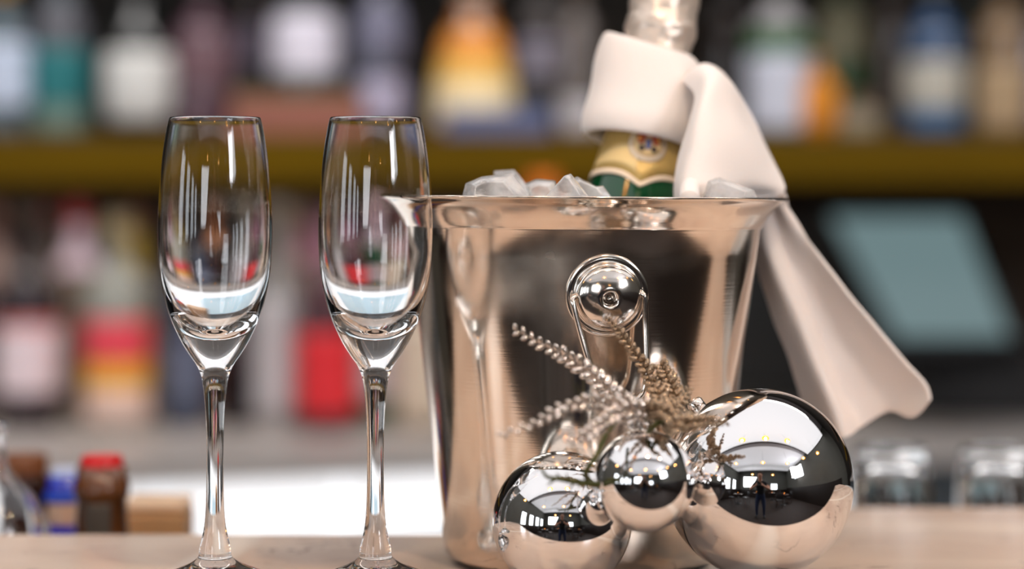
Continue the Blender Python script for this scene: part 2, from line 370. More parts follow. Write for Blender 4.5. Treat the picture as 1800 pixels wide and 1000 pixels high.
# ================================================================== BOTTLES
def prof(kind, h, r):
    K = {
     'wine': [(0, 0), (.85, 0), (.98, .012), (1, .04), (1, .58), (.96, .64), (.75, .71), (.45, .77), (.36, .83), (.34, .93), (.38, .935), (.38, .955), (.34, .96), (.34, .985)],
     'spirit': [(0, 0), (.86, 0), (.98, .015), (1, .05), (1, .62), (.95, .68), (.7, .735), (.42, .77), (.36, .80), (.34, .88), (.38, .885), (.38, .91), (.33, .915), (.33, .95)],
     'squat': [(0, 0), (.86, 0), (.98, .02), (1, .08), (1, .55), (.9, .64), (.6, .71), (.34, .76), (.30, .84), (.35, .845), (.35, .88), (.3, .885), (.3, .92)],
     'cone': [(0, 0), (.86, 0), (.98, .015), (1, .05), (.96, .25), (.82, .5), (.62, .7), (.42, .82), (.34, .87), (.34, .93), (.38, .935), (.38, .955), (.34, .96), (.34, .985)],
     'round': [(0, 0), (.6, 0), (.72, .02), (.93, .15), (1, .32), (.92, .5), (.65, .64), (.36, .72), (.28, .78), (.27, .9), (.32, .905), (.32, .93), (.27, .935), (.27, .96)],
     'slim': [(0, 0), (.88, 0), (.99, .01), (1, .03), (1, .5), (.92, .6), (.66, .74), (.5, .82), (.45, .92), (.5, .925), (.5, .95), (.45, .955), (.45, .98)],
    }[kind]
    return [(a * r, b * h) for a, b in K]
def rad_at(pr, z):
    for (r0, z0), (r1, z1) in zip(pr[1:], pr[2:]):
        if z0 <= z <= z1 and z1 > z0: return r0 + (r1 - r0) * (z - z0) / (z1 - z0)
    return pr[-1][0]
def band_bm(pr, z0, z1, off, a0=-PI, a1=PI, n=10, seg=36):
    p = [(rad_at(pr, z0 + (z1 - z0) * i / n) + off, z0 + (z1 - z0) * i / n) for i in range(n + 1)]
    inner = [(r - off * .8, z) for r, z in reversed(p)]
    return lathe_bm(p + inner, seg, a0, a1, closed=True)
def glassy(col, clear=0.0):
    nm = 'bottle_glass_%d_%d_%d_%d' % (int(col[0] * 999), int(col[1] * 999), int(col[2] * 999), int(clear * 10))
    return mat(nm, col, rough=.06, trans=clear, ior=1.45, coat=.4)
def paper(col): return mat('paper_%d_%d_%d' % tuple(int(c * 999) for c in col[:3]), col, rough=.55, var=.12, scale=90)
def bottle(label, cat_group, px, w, d, ztop_px, zbase, kind, gcol, cap, bands, clear=0.0, name='bottle', lift=0, arc=PI, cat='bottle', capk='cap'):
    """px centre and w width in photo pixels at depth d; ztop_px row of the top; bands (row_top,row_bottom,colour)"""
    x = (px - 900) / F * d; r = w / 2 / F * d
    h = ZC + (346 - ztop_px) / F * d - zbase
    t = thing(name, label, cat, (x, d, zbase), cat_group)
    pr = prof(kind, h, r)
    from_bm('glass_body', lathe_bm(pr + [(0, pr[-1][1])], 40), glassy(gcol, clear), t)
    rc = pr[-1][0]; zc = pr[-1][1]
    from_bm('cap', lathe_bm([(rc * 1.04, zc * .93), (rc * 1.22, zc * .93), (rc * 1.25, zc * .935), (rc * 1.25, h * .992), (rc * 1.15, h), (0, h)], 28), mat('cap_%d_%d_%d' % tuple(int(k * 999) for k in cap[:3]), cap, rough=.35), t)
    for (ra, rb, colr) in bands:
        za = ZC + (346 - ra) / F * d - zbase; zb = ZC + (346 - rb) / F * d - zbase
        zb = max(zb, h * .03); za = min(za, h * .9)
        from_bm('paper_label', band_bm(pr, zb, za, .0012, -PI / 2 - arc * .75, -PI / 2 + arc * .75), paper(colr), t)
    return t

# ---- back bar structure
ZB = ZC - .306       # top of back counter
ZS = ZC + .081       # top of the bottle shelf
bb = thing('back_bar_counter', 'long grey stone-topped back counter below the bottle shelf', 'counter', (0, 0, 0))
M_gtop = mat('grey_stone', srgb(176, 170, 166), rough=.35, var=.08, scale=12)
M_white = mat('white_front_daylight_glow', (.95, .97, 1, 1), rough=.25, emit=.75, emcol=(.97, .98, 1, 1))  # emission stands in for strong daylight on the white fronts
M_pblue = mat('pale_blue_daylight_glow', srgb(200, 225, 238), rough=.2, emit=.45, emcol=srgb(205, 232, 245))  # emission put in for daylight on the pale blue lower fronts
M_dkst = mat('dark_steel_door', (.16, .19, .21, 1), rough=.3, metal=.6)
def prism(name, pts, z0, z1, m, parent):
    bm = bmesh.new(); a = [bm.verts.new((x, y, z1)) for x, y in pts]; b = [bm.verts.new((x, y, z0)) for x, y in pts]
    bm.faces.new(a); bm.faces.new(list(reversed(b)))
    for i in range(len(pts)):
        j = (i + 1) % len(pts); bm.faces.new((a[i], b[i], b[j], a[j]))
    bmesh.ops.recalc_face_normals(bm, faces=list(bm.faces)); return from_bm(name, bm, m, parent, False)
E = [(-1.9, 2.45), (-.62, 2.80), (.0, 3.03), (.42, 3.12), (1.9, 3.2)]
prism('stone_top', E + [(1.9, YW - .04), (-1.9, YW - .04)], ZB - .035, ZB, M_gtop, bb)
prism('cabinet_body', [(x, y + .03) for x, y in E] + [(1.9, YW - .04), (-1.9, YW - .04)], 0, ZB - .035, M_dkst, bb)
def face_panel(name, p, q, z0, z1, m, off, th=.02):
    a = Vector((p[0], p[1])); b = Vector((q[0], q[1])); n = Vector((b.y - a.y, -(b.x - a.x))).normalized()
    a1, b1 = a + n * (-.03 + off), b + n * (-.03 + off)
    return prism(name, [tuple(a1), tuple(b1), tuple(b1 - n * th), tuple(a1 - n * th)], z0, z1, m, bb)
def lerp2(a, b, t): return (a[0] + (b[0] - a[0]) * t, a[1] + (b[1] - a[1]) * t)
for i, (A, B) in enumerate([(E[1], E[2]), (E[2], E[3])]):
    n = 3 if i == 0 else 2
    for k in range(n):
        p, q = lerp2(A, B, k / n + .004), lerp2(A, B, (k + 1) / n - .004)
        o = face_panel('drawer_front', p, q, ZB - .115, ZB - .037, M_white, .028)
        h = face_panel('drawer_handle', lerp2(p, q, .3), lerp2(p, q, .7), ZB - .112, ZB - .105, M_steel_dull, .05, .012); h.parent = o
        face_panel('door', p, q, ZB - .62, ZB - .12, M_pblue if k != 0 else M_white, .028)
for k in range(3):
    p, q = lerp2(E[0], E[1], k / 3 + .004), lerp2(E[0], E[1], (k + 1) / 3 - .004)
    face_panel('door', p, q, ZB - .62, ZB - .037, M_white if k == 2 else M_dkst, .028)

# bottle shelf
M_gold = mat('olive_brass_shelf_edge', srgb(98, 74, 0), rough=.75, var=.3, scale=3, spec=.1)
M_shelfwood = wood_mat('shelf_wood', srgb(60, 42, 20), srgb(96, 66, 26), 3)
sh = thing('bottle_shelf', 'deep olive gold edged wooden shelf carrying the upper row of bottles', 'shelf', (0, 0, 0))
box('shelf_board', -1.9, 1.9, 3.16, YW - .04, ZS - .03, ZS, M_shelfwood, sh)
box('shelf_edge', -1.9, 1.9, 3.14, 3.16, ZC + .018, ZS - .004, M_gold, sh, .002)
sh2 = thing('top_shelf', 'dark wooden shelf near the ceiling of the back bar', 'shelf', (0, 0, 0))
box('shelf_board', -1.9, 1.9, 3.16, YW - .04, ZS + .36, ZS + .39, M_shelfwood, sh2)
M_bp = wood_mat('brown_panel', srgb(70, 50, 34), srgb(100, 76, 54), 2, .6); M_kp = wood_mat('black_panel', srgb(22, 16, 10), srgb(52, 38, 18), 2, .6)
for k in range(8):
    for z0_, z1_, m_ in ((ZB, ZS - .03, M_bp), (ZS, ZS + .36, M_kp)):
        box('panelling_board', -1.9 + k * .475, -1.9 + k * .475 + .47, YW - .035, YW, z0_, z1_, m_, WB, .002)

S = srgb
GU = None
# upper row (rows are photo rows)
U = [
 # label, px, w, d, top, kind, glass, cap, bands, clear
 ('clear spirit bottle with pale blue label at the far left of the upper shelf', 8, 86, 3.24, -40, 'spirit', S(120, 140, 150), S(190, 140, 30), [(75, 190, S(205, 218, 240))], .5),
 ('tall bottle with silver shoulder and teal body on the upper shelf', 105, 100, 3.26, -60, 'slim', S(90, 98, 104), S(120, 120, 125), [(88, 186, S(28, 116, 120)), (188, 232, S(112, 136, 124)), (10, 70, S(92, 92, 100))], 0),
 ('dark bottle with a big white label on the upper shelf', 243, 122, 3.24, -70, 'round', S(8, 14, 12), S(20, 20, 20), [(92, 216, S(226, 226, 222))], 0),
 ('dusty plum coloured bottle beside the white labelled one', 356, 106, 3.28, -30, 'spirit', S(96, 70, 80), S(30, 20, 20), [(78, 150, S(112, 82, 90))], 0),
 ('slim dim lilac grey bottle left of the bright round label', 440, 56, 3.34, -80, 'slim', S(46, 40, 44), S(20, 20, 24), [(48, 112, S(100, 92, 108))], 0),
 ('bottle with a bright lilac white label on the upper shelf', 535, 118, 3.30, -90, 'squat', S(56, 62, 60), S(180, 180, 190), [(28, 134, S(232, 228, 242))], 0),
 ('slate grey bottle with a pale lilac lower label', 668, 84, 3.28, -80, 'wine', S(74, 76, 90), S(60, 60, 70), [(6, 100, S(120, 120, 142)), (140, 218, S(184, 178, 204))], 0),
 ('cone shaped liqueur bottle glowing orange above cream on the upper shelf', 832, 150, 3.24, -20, 'cone', S(150, 92, 40), S(160, 140, 125), [(58, 108, S(236, 150, 50)), (110, 150, S(250, 196, 96)), (150, 222, S(246, 224, 180))], 0),
 ('grey bottle with a lilac grey oval label right of the orange one', 950, 92, 3.32, -80, 'spirit', S(60, 54, 52), S(50, 40, 30), [(70, 140, S(150, 146, 162))], 0),
 ('clear bottle with a small pale label beside the leaning champagne bottle', 1016, 62, 3.24, -40, 'spirit', S(120, 110, 104), S(80, 60, 40), [(176, 236, S(200, 196, 200))], .3),
 ('gin style bottle with green neck band and tall bluish white label', 1368, 108, 3.24, -40, 'spirit', S(20, 80, 26), S(40, 60, 40), [(-10, 56, S(150, 148, 150)), (58, 96, S(20, 92, 22)), (98, 236, S(204, 208, 222))], 0),
 ('amber orange squat bottle right of the bluish white label', 1441, 64, 3.22, 100, 'squat', S(200, 122, 8), S(170, 120, 50), [(140, 226, S(216, 134, 10))], 0),
 ('pale green cream labelled bottle behind the amber one', 1478, 100, 3.42, -60, 'spirit', S(44, 84, 50), S(70, 50, 30), [(0, 110, S(150, 146, 118))], 0),
 ('brownish dim bottle near the green glass on the right', 1566, 70, 3.40, -80, 'wine', S(70, 60, 54), S(40, 30, 25), [(120, 190, S(84, 74, 68))], 0),
 ('low jar with an olive cream label on the right of the upper shelf', 1510, 74, 3.20, 168, 'squat', S(110, 90, 70), S(120, 74, 64), [(196, 232, S(148, 138, 116))], 0),
 ('bottle with a grey white label over a deep blue foot', 1642, 104, 3.24, -40, 'squat', S(30, 64, 100), S(60, 60, 55), [(108, 194, S(184, 180, 168)), (196, 236, S(44, 96, 140))], 0),
 ('tan bottle near the right edge of the photo', 1764, 92, 3.22, -40, 'spirit', S(120, 96, 68), S(60, 50, 40), [(118, 236, S(172, 146, 112))], 0),
 ('bottle with a lavender label at the right edge', 1858, 100, 3.32, -60, 'spirit', S(110, 108, 120), S(90, 90, 100), [(80, 236, S(170, 168, 186))], 0),
 ('dark olive bottle between the blue footed and the tan bottle', 1712, 70, 3.40, -80, 'wine', S(26, 34, 26), S(30, 24, 10), [], 0),
 ('dark brown bottle standing behind the leaning champagne bottle neck', 1280, 84, 3.36, -80, 'wine', S(34, 22, 16), S(40, 24, 12), [], 0),
]
for (lb, px, wd, d, top, kind, g, cp, bands, clr) in U:
    bottle(lb, 'bottles on the upper shelf', px, wd, d, top, ZS, kind, g, cp, bands, clr)
# wooden tray / boxes on the upper shelf
M_pinkbox = mat('terracotta_box', S(156, 98, 82), rough=.7, var=.1)
t = thing('wooden_box', 'long low terracotta box in front of the lilac labelled bottles', 'box', (P(510, 0, 3.19).x, 3.19, ZS))
box('box_body', -.075, .095, -.02, .03, 0, .048, M_pinkbox, t, .003); box('box_lid', -.077, .097, -.022, .032, .048, .056, mat('olive_lid', S(120, 106, 62), rough=.6), t, .002)
t = thing('book_box', 'flat blue box lying under the glowing cone shaped bottle', 'box', (P(870, 0, 3.18).x, 3.175, ZS))
box('box_body', -.066, .072, -.025, .02, 0, .026, mat('slate_blue_card', S(98, 108, 146), rough=.6, var=.1), t, .002); box('box_lid', -.067, .073, -.026, .021, .026, .032, mat('slate_blue_lid', S(110, 120, 156), rough=.6), t, .001)

# middle row on the back counter
Mi = [
 ('wine dark bottle with a white and pink label at the far left', 50, 112, 3.24, 372, 'wine', S(34, 12, 22), S(60, 40, 30), [(560, 578, S(206, 120, 116)), (578, 690, S(232, 214, 220))], 0),
 ('bottle with a lilac disc label and red neck', 138, 88, 3.42, 345, 'spirit', S(104, 92, 84), S(150, 30, 36), [(396, 476, S(196, 180, 202)), (380, 394, S(170, 24, 40))], 0),
 ('pale bottle with a pink, yellow and cream striped label', 205, 112, 3.20, 380, 'spirit', S(150, 150, 140), S(190, 172, 130), [(560, 636, S(232, 70, 86)), (636, 680, S(238, 170, 44)), (680, 736, S(232, 198, 182))], 0),
 ('yellow labelled bottle behind the striped one', 236, 76, 3.46, 352, 'squat', S(110, 104, 88), S(120, 70, 30), [(398, 468, S(176, 150, 48)), (560, 690, S(150, 138, 54))], 0),
 ('slate blue bottle with a dark cap', 322, 84, 3.26, 400, 'spirit', S(64, 72, 92), S(30, 28, 30), [(600, 700, S(98, 106, 128))], 0),
 ('almost black bottle between the slate blue and the grey ones', 424, 76, 3.28, 350, 'wine', S(24, 10, 16), S(20, 14, 10), [(596, 640, S(52, 30, 34))], 0),
 ('tall bottle with a plain grey white label', 487, 82, 3.24, 345, 'slim', S(160, 156, 152), S(188, 172, 150), [(520, 726, S(196, 192, 194)), (360, 392, S(206, 186, 160))], 0),
 ('bottle with a bright red label left of the second flute stem', 576, 104, 3.20, 372, 'spirit', S(70, 20, 30), S(150, 100, 128), [(582, 726, S(222, 36, 46)), (420, 460, S(160, 104, 130))], 0),
 ('green glass bottle with a lilac white label behind the second flute', 662, 92, 3.30, 352, 'wine', S(30, 96, 64), S(190, 160, 180), [(390, 470, S(206, 190, 212)), (560, 700, S(222, 216, 222))], 0),
 ('cream labelled bottle just left of the ice bucket', 742, 88, 3.24, 362, 'spirit', S(178, 160, 140), S(160, 80, 90), [(560, 736, S(216, 200, 178)), (430, 520, S(200, 160, 160))], 0),
 ('brown bottle with an orange cap seen behind the ice', 955, 150, 3.08, 302, 'squat', S(110, 60, 20), S(232, 116, 10), [(560, 720, S(190, 170, 140))], 0),
 ('copper brown bottle hidden behind the first flute', 378, 84, 3.44, 352, 'wine', S(88, 54, 34), S(190, 120, 80), [(420, 470, S(190, 128, 92))], 0),
 ('dim mauve bottle behind the striped label', 285, 70, 3.62, 352, 'wine', S(80, 66, 70), S(60, 40, 40), [(600, 700, S(152, 140, 66))], 0),
 ('wine bottle with a mauve disc label behind the plain grey one', 538, 84, 3.46, 352, 'wine', S(84, 60, 64), S(150, 120, 100), [(395, 460, S(168, 124, 142))], 0),
 ('dark wine bottle at the left edge behind the pink label', -10, 90, 3.40, 352, 'wine', S(40, 20, 24), S(90, 50, 40), [(420, 520, S(120, 100, 100))], 0),
 ('grey green bottle behind the red neck at the left', 90, 74, 3.52, 352, 'wine', S(88, 92, 84), S(140, 24, 30), [(420, 500, S(136, 120, 116))], 0),
]
for (lb, px, wd, d, top, kind, g, cp, bands, clr) in Mi:
    bottle(lb, 'bottles on the back counter', px, wd, d, top + (8 if top < 360 and top > 300 else 0), ZB, kind, g, cp, bands, clr)

# till
t = thing('till_terminal', 'black till with a tilted pale teal screen on the back counter', 'till', (P(1600, 0, 3.3).x, 3.3, ZB))
inv = Matrix.Translation(-t.location)
def slab(name, q, th, m, parent, off=0):
    """q: 4 world corners tl,tr,br,bl, thickness away from viewer"""
    n = (q[1] - q[0]).cross(q[3] - q[0]).normalized()
    if n.y < 0: n = -n
    bm = bmesh.new(); a = [bm.verts.new(p + n * off) for p in q]; b = [bm.verts.new(p + n * (off + th)) for p in q]
    bm.faces.new(a); bm.faces.new(list(reversed(b)))
    for i in range(4):
        j = (i + 1) % 4; bm.faces.new((a[i], b[i], b[j], a[j]))
    bmesh.ops.recalc_face_normals(bm, faces=list(bm.faces)); bm.transform(Matrix.Translation(-parent.location))
    return from_bm(name, bm, m, parent, False)
tl, tr, br, bl = P(1462, 380, 3.34), P(1690, 380, 3.34), P(1775, 592, 3.12), P(1578, 592, 3.12)
cx = (tl + tr + br + bl) / 4
slab('screen', [tl, tr, br, bl], .004, mat('till_screen', (.02, .02, .02, 1), rough=.15, emit=.32, emcol=S(170, 204, 208)), t)
big = [cx + (p - cx) * k for p, k in ((tl, 1.18), (tr, 1.14), (br, 1.14), (bl, 1.22))]
slab('screen_housing', big, .03, M_black, t, .0015)
bm = box_bm(-.005, .30, .06, .34, 0, .10, .01)
box_bm(.0, .09, .02, .16, .05, .19, .01, bm)
from_bm('till_base', bm, M_black, t, False)
t = thing('coffee_grinder', 'black boxy machine between the till and the ice bucket', 'machine', (P(1370, 0, 3.55).x, 3.6, ZB))
box('machine_body', -.15, .13, -.05, .2, 0, .235, M_black, t, .012, False); box('drip_tray', -.12, .10, -.08, -.05, 0, .02, M_black, t, .004)
box('machine_lid', -.12, .10, -.03, .17, .235, .27, mat('dark_grey_lid', (.03, .03, .03, 1), rough=.4), t, .01)

# ---- bottles in the speed rail (tops show above the counter)
def rb(label, px, w, d, top, kind, g, cp, bands, clear=0., caph=None, capw=None):
    x = (px - 900) / F * d
    t = thing('bottle', label, 'bottle', (x, d, zr), 'bottle tops behind the bar top')
    h = ZC + (346 - top) / F * d - zr; r = .0335
    pr = prof(kind, h, r)
    from_bm('glass_body', lathe_bm(pr + [(0, pr[-1][1])], 48), glassy(g, clear), t)
    cr_ = (capw or w) / 2 / F * d; chh = (caph or 60) / F * d
    bm = lathe_bm([(cr_ * .96, h - chh), (cr_, h - chh + .001), (cr_ * .98, h - chh * .55), (cr_ * 1.02, h - chh * .5), (cr_ * .98, h - chh * .45), (cr_ * .97, h - .002), (cr_ * .9, h), (0, h)], 40)
    from_bm('cap', bm, mat('cap_%d_%d_%d' % tuple(int(k * 999) for k in cp[:3]), cp, rough=.32, var=.15, scale=60), t)
    for (ra, rb_, cc, arc) in bands:
        za = ZC + (346 - ra) / F * d - zr; zb = ZC + (346 - rb_) / F * d - zr
        from_bm('paper_label', band_bm(pr, zb, za, .001, -PI / 2 - arc, -PI / 2 + arc), paper(cc), t)
rb('amber bottle with a bright red screw cap just behind the bar edge', 179, 76, 1.47, 800, 'slim', S(120, 74, 40), S(206, 10, 18), [(880, 960, S(64, 54, 44), .5)], .35, 62, 76)
rb('brown bottle with a wooden brown stopper at the left edge', 44, 84, 1.62, 797, 'slim', S(60, 30, 14), S(120, 66, 22), [], .25, 52, 82)
rb('blue and white capped bottle left of the red cap', 117, 54, 1.545, 822, 'wine', S(40, 60, 190), S(190, 204, 235), [(868, 880, S(20, 90, 225), 3.0), (882, 920, S(214, 180, 158), 3.0), (921, 960, S(14, 30, 200), 3.0)], .0, 42, 54)
t = thing('bottle', 'clear glass bottle with a rounded shoulder at the far left edge of the photo', 'bottle', (P(-8, 0, 1.42).x, 1.42, zr), 'bottle tops behind the bar top')
zs = lambda row: ZC + (346 - row) / F * 1.43 - zr
k = 1.43 / F
pr = [(0, 0), (.028, 0), (.031, .003), (.031, zs(925)), (84 * k, zs(900)), (66 * k, zs(868)), (38 * k, zs(838)), (22 * k, zs(815)), (18 * k, zs(790)), (17 * k, zs(760)), (21 * k, zs(757)), (21 * k, zs(744)), (16 * k, zs(740))]
inn = [(max(r - .0022, .002), z + (.004 if z < .01 else 0)) for r, z in reversed(pr[1:])]
from_bm('glass_body', lathe_bm(pr + inn + [(0, .005)], 48), M_glass, t)
t = thing('cork_block', 'tan wooden block with rounded corners right of the red capped bottle', 'block', (P(275, 0, 1.57).x, 1.57, zr))
kk = 1.57 / F
hb = ZC + (346 - 878) * kk - zr
box('block_body', -58 * kk, 58 * kk, -.02, .03, 0, hb - .006, mat('tan_wood', S(196, 150, 104), rough=.6, var=.15, scale=30), t, .003)
box('block_top', -57 * kk, 57 * kk, -.019, .029, hb - .006, hb, mat('pale_tan_wood', S(222, 190, 158), rough=.6), t, .003)

# ---- upturned tumblers on the drain shelf
def tumbler(px, d, w, label):
    t = thing('tumbler', label, 'glass', (P(px, 0, d).x, d, zd), 'upturned tumblers behind the bar top')
    r = w / 2 / F * d; h = ZC + (346 - 783) / F * d - zd
    out = [(r, .0), (r, h * .5), (r * .97, h * .8), (r * .9, h * .96), (r * .82, h)]
    inner = [(0, h - .012), (r * .7, h - .013), (r * .82, h - .022), (r * .9, h * .5), (r - .0022, 0)]
    bm = lathe_bm([(0, h - .002), (r * .6, h - .002)] + list(reversed(out)) + list(reversed(inner)), 48)
    # facets: push alternate columns in
    for v in bm.verts:
        a = math.atan2(v.co.y, v.co.x); rr = math.hypot(v.co.x, v.co.y)
        if rr > r * .93: 
            f = 1 - .05 * abs(math.cos(a * 4)); v.co.x *= f; v.co.y *= f
    from_bm('glass_body', bm, M_glass, t)
tumbler(1566, 1.58, 150, 'upturned clear tumbler nearest the large silver bauble')
tumbler(1752, 1.58, 146, 'upturned clear tumbler at the right edge of the photo')
# ================================================================== ICE BUCKET
BX, BY = P(1021, 0, 1.28).x, 1.28
kb = 1.28 / F
bk_ = thing('ice_bucket', 'tapered polished steel ice bucket with a flared rim and ring handle', 'bucket', (BX, BY, ZT), None, (0, math.radians(.45), 0))
Hb = ZC - ZT
def row(y): return Hb - (y - 346) * kb
prof_o = [(0, .0), (.060, .0), (.0672, .0012), (.0708, .0045), (.0722, .010)]
zn = row(394)
for i in range(1, 13):
    t_ = i / 12; prof_o.append((.0722 + (.0920 - .0722) * t_, .010 + (zn - .002 - .010) * t_))
prof_o += [(.0926, zn - .0012), (.0934, zn), (.0944, zn + .0018), (.0966, zn + .0052), (.0998, zn + .0092), (.1036, zn + .0122), (.1060, Hb - .0012), (.1066, Hb - .0004), (.1064, Hb + .0002), (.1058, Hb)]
inn = [(.1030, Hb - .0008), (.0992, Hb - .0038), (.0958, Hb - .0082), (.0934, zn + .001), (.0912, zn - .004), (.0708, .012), (.066, .004), (0, .003)]
b_o = from_bm('bucket_body', lathe_bm(prof_o + inn, 160), M_steel, bk_)
# handle sets (front one turned slightly to the right, one on the back)
def handle(az, front=True):
    zk = row(507); rk = .0722 + (.0920 - .0722) * (zk - .01) / (zn - .012)
    slope = math.atan((.0920 - .0722) / (zn - .012))
    # local frame: +Z' = outward normal, X' = to the right, Y' = up
    out = Vector((math.sin(az) * math.cos(slope), -math.cos(az) * math.cos(slope), -math.sin(slope)))
    if not front: out = Vector((math.sin(az) * math.cos(slope), math.cos(az) * math.cos(slope), -math.sin(slope)))
    x = Vector((0, 0, 1)).cross(out).normalized() ; y = out.cross(x)
    hr = Vector((out.x, out.y, 0)).normalized() * rk + Vector((0, 0, zk))
    Mx = Matrix(((x.x, y.x, out.x, hr.x), (x.y, y.y, out.y, hr.y), (x.z, y.z, out.z, hr.z), (0, 0, 0, 1)))
    pl = from_bm('handle_plate', lathe_bm([(.0203, -.003), (.0203, .0012), (.0198, .0016), (.0175, .0018), (.0168, .0016), (.0164, .0030), (.0158, .0042), (.0148, .0044), (.0128, .0040), (0, .004)], 72), M_polish, bk_)
    pl.matrix_local = Mx
    kn = from_bm('handle_knob', lathe_bm([(.0120, .003), (.0140, .0042), (.0153, .0058), (.0156, .0072), (.0151, .0082), (.0132, .0096), (.0100, .0110), (.0066, .0121), (.0048, .0125), (.0040, .0124), (.0034, .0116), (.0030, .0070), (0, .0050)], 72), M_polish, bk_)
    kn.matrix_local = Mx
    k = 1.175 / F
    pth = [(1012, 513, .004), (1004, 511, .006), (998, 517, .0075), (1000, 530, .0085), (1010, 568, .010), (1023, 612, .012), (1034, 645, .013), (1046, 678, .014), (1062, 698, .0145), (1085, 704, .015), (1108, 697, .0145), (1124, 680, .014), (1130, 658, .0135), (1130.5, 610, .011), (1129, 560, .0085), (1128, 520, .0075), (1124, 507, .007), (1116, 504, .005), (1108, 508, .004)]
    wp = catmull([((px - 1063) * k, -(py - 513) * k, dz) for px, py, dz in pth], 90)
    rg = from_bm('ring_handle', tube_bm(wp, .00150, 12), M_polish, bk_); rg.matrix_local = Mx
handle(math.asin((1054 - 1021) / 318))
handle(0, False)

# ================================================================== ICE
def ice(name_label, d, dep, pts, seed):
    """pts: outline in the photograph's own pixels at depth d; the lump is dep metres deep"""
    rnd = random.Random(seed); bm = bmesh.new()
    cx_ = sum(p[0] for p in pts) / len(pts); cy_ = sum(p[1] for p in pts) / len(pts)
    c0 = P(cx_, cy_, d + dep / 2)
    for (x, y) in pts:
        for dd, k in ((0, rnd.uniform(.55, .8)), (dep * .45, 1.0), (dep, rnd.uniform(.6, .85))):
            bm.verts.new(P(cx_ + (x - cx_) * k, cy_ + (y - cy_) * k, d + dd) - c0)
    bmesh.ops.convex_hull(bm, input=list(bm.verts))
    bmesh.ops.delete(bm, geom=[v for v in bm.verts if not v.link_faces], context='VERTS')
    bmesh.ops.dissolve_limit(bm, angle_limit=.3, verts=list(bm.verts), edges=list(bm.edges))
    bmesh.ops.bevel(bm, geom=list(bm.edges), offset=.0007, segments=2, affect='EDGES', profile=.6)
    o = from_bm('ice_cube', bm, M_ice, None, False); o.location = c0
    for p_ in o.data.polygons: p_.use_smooth = p_.area < 2e-5
    tag(o, name_label, 'ice cube', 'ice cubes heaped in the bucket')
ice('wide rounded ice cube at the left end of the heap', 1.205, .032, [(812, 345), (818, 322), (846, 310), (900, 304), (934, 348), (925, 368), (820, 368)], 3)
ice('ice cube rising behind the leftmost rounded one', 1.250, .028, [(862, 330), (868, 300), (904, 298), (944, 345), (930, 362), (862, 362)], 5)
ice('small clear ice cube in the dip between the two front cubes', 1.252, .024, [(922, 324), (944, 315), (976, 318), (985, 362), (922, 362)], 8)
ice('pointed pyramid shaped ice cube in the middle of the heap', 1.196, .028, [(934, 362), (991, 302), (1003, 304), (1048, 362)], 11)
ice('greyish ice cube sloping down against the green bottle', 1.226, .024, [(1000, 316), (1016, 310), (1060, 326), (1086, 362), (1006, 366)], 13)
ice('cream tinted ice cube lying against the napkin on the right', 1.226, .022, [(1234, 355), (1244, 318), (1262, 311), (1326, 334), (1338, 360), (1240, 366)], 17)

# heap under the cubes
prof_f = [(0, row(362)), (.03, row(361)), (.06, row(364)), (.0875, row(372))]
bm = lathe_bm([(0, .02), (.069, .02), (.0868, row(420))] + list(reversed(smooth_prof(prof_f, 14))), 64)
for v in bm.verts:
    if v.co.z > row(400):
        rr = math.hypot(v.co.x, v.co.y)
        v.co.z += (noise.noise(v.co * 60) * .006) * (1 if rr < .08 else 0)
    # leave room for nothing: the bottle stands in the ice
o = from_bm('crushed_ice', bm, M_ice, None); o.location = (BX, BY, ZT)
o['kind'] = 'stuff'; o['label'] = 'crushed ice filling the steel bucket under the cubes'; o['category'] = 'ice'

# ================================================================== CHAMPAGNE BOTTLE
base = Vector((BX + .003, 1.272, ZT + .006)); neck = P(1166, 20, 1.345)
ax = (neck - base).normalized()
q = ax.to_track_quat('Z', 'Y')
# rotate so that local -Y faces the camera
Rm = q.to_matrix(); xl = Vector((1, 0, 0)); xl = (xl - ax * xl.dot(ax)).normalized(); yl = ax.cross(xl)
Rm = Matrix(((xl.x, yl.x, ax.x), (xl.y, yl.y, ax.y), (xl.z, yl.z, ax.z)))
ch = thing('champagne_bottle', 'green champagne bottle with gold collar leaning in the ice bucket', 'bottle', base)
ch.rotation_euler = Rm.to_euler()
cp = [(0, .012), (.012, .010), (.030, .002), (.040, 0), (.0425, .003), (.0435, .010), (.0435, .105), (.0425, .122), (.0390, .142), (.0340, .162), (.0295, .180), (.0258, .198), (.0226, .216), (.0200, .234), (.0182, .250), (.0170, .265), (.0166, .285), (.0164, .298)]
M_green = mat('green_bottle_glass', S(10, 88, 48), rough=.05, trans=.45, ior=1.5, coat=.5)
from_bm('glass_body', lathe_bm([cp[0]] + cp[1:6] + smooth_prof(cp[6:], 50) + [(0, .298)], 64), M_green, ch)
cpr = [(0, 0)] + cp[5:]
def crad(s): return rad_at([(0, 0)] + cpr, s)
def on(s, phi, off): r_ = crad(s) + off; return Vector((r_ * math.sin(phi), -r_ * math.cos(phi), s))
def patch(name, fn_lo, fn_hi, phis, off, m, ns=8, parent=None):
    bm = bmesh.new(); g = []
    for ph in phis:
        lo, hi = fn_lo(ph), fn_hi(ph); g.append([bm.verts.new(on(lo + (hi - lo) * i / ns, ph, off)) for i in range(ns + 1)])
    for a, b in zip(g, g[1:]):
        for i in range(ns): bm.faces.new((a[i], b[i], b[i + 1], a[i + 1]))
    bmesh.ops.recalc_face_normals(bm, faces=list(bm.faces))
    o = from_bm(name, bm, m, parent or ch)
    md = o.modifiers.new('thick', 'SOLIDIFY'); md.thickness = .0003; md.offset = 1
    return o
M_gfoil = mat('gold_foil_collar', S(216, 184, 112), rough=.42, metal=.25, var=.2, scale=60, bump=.3, bscale=300)
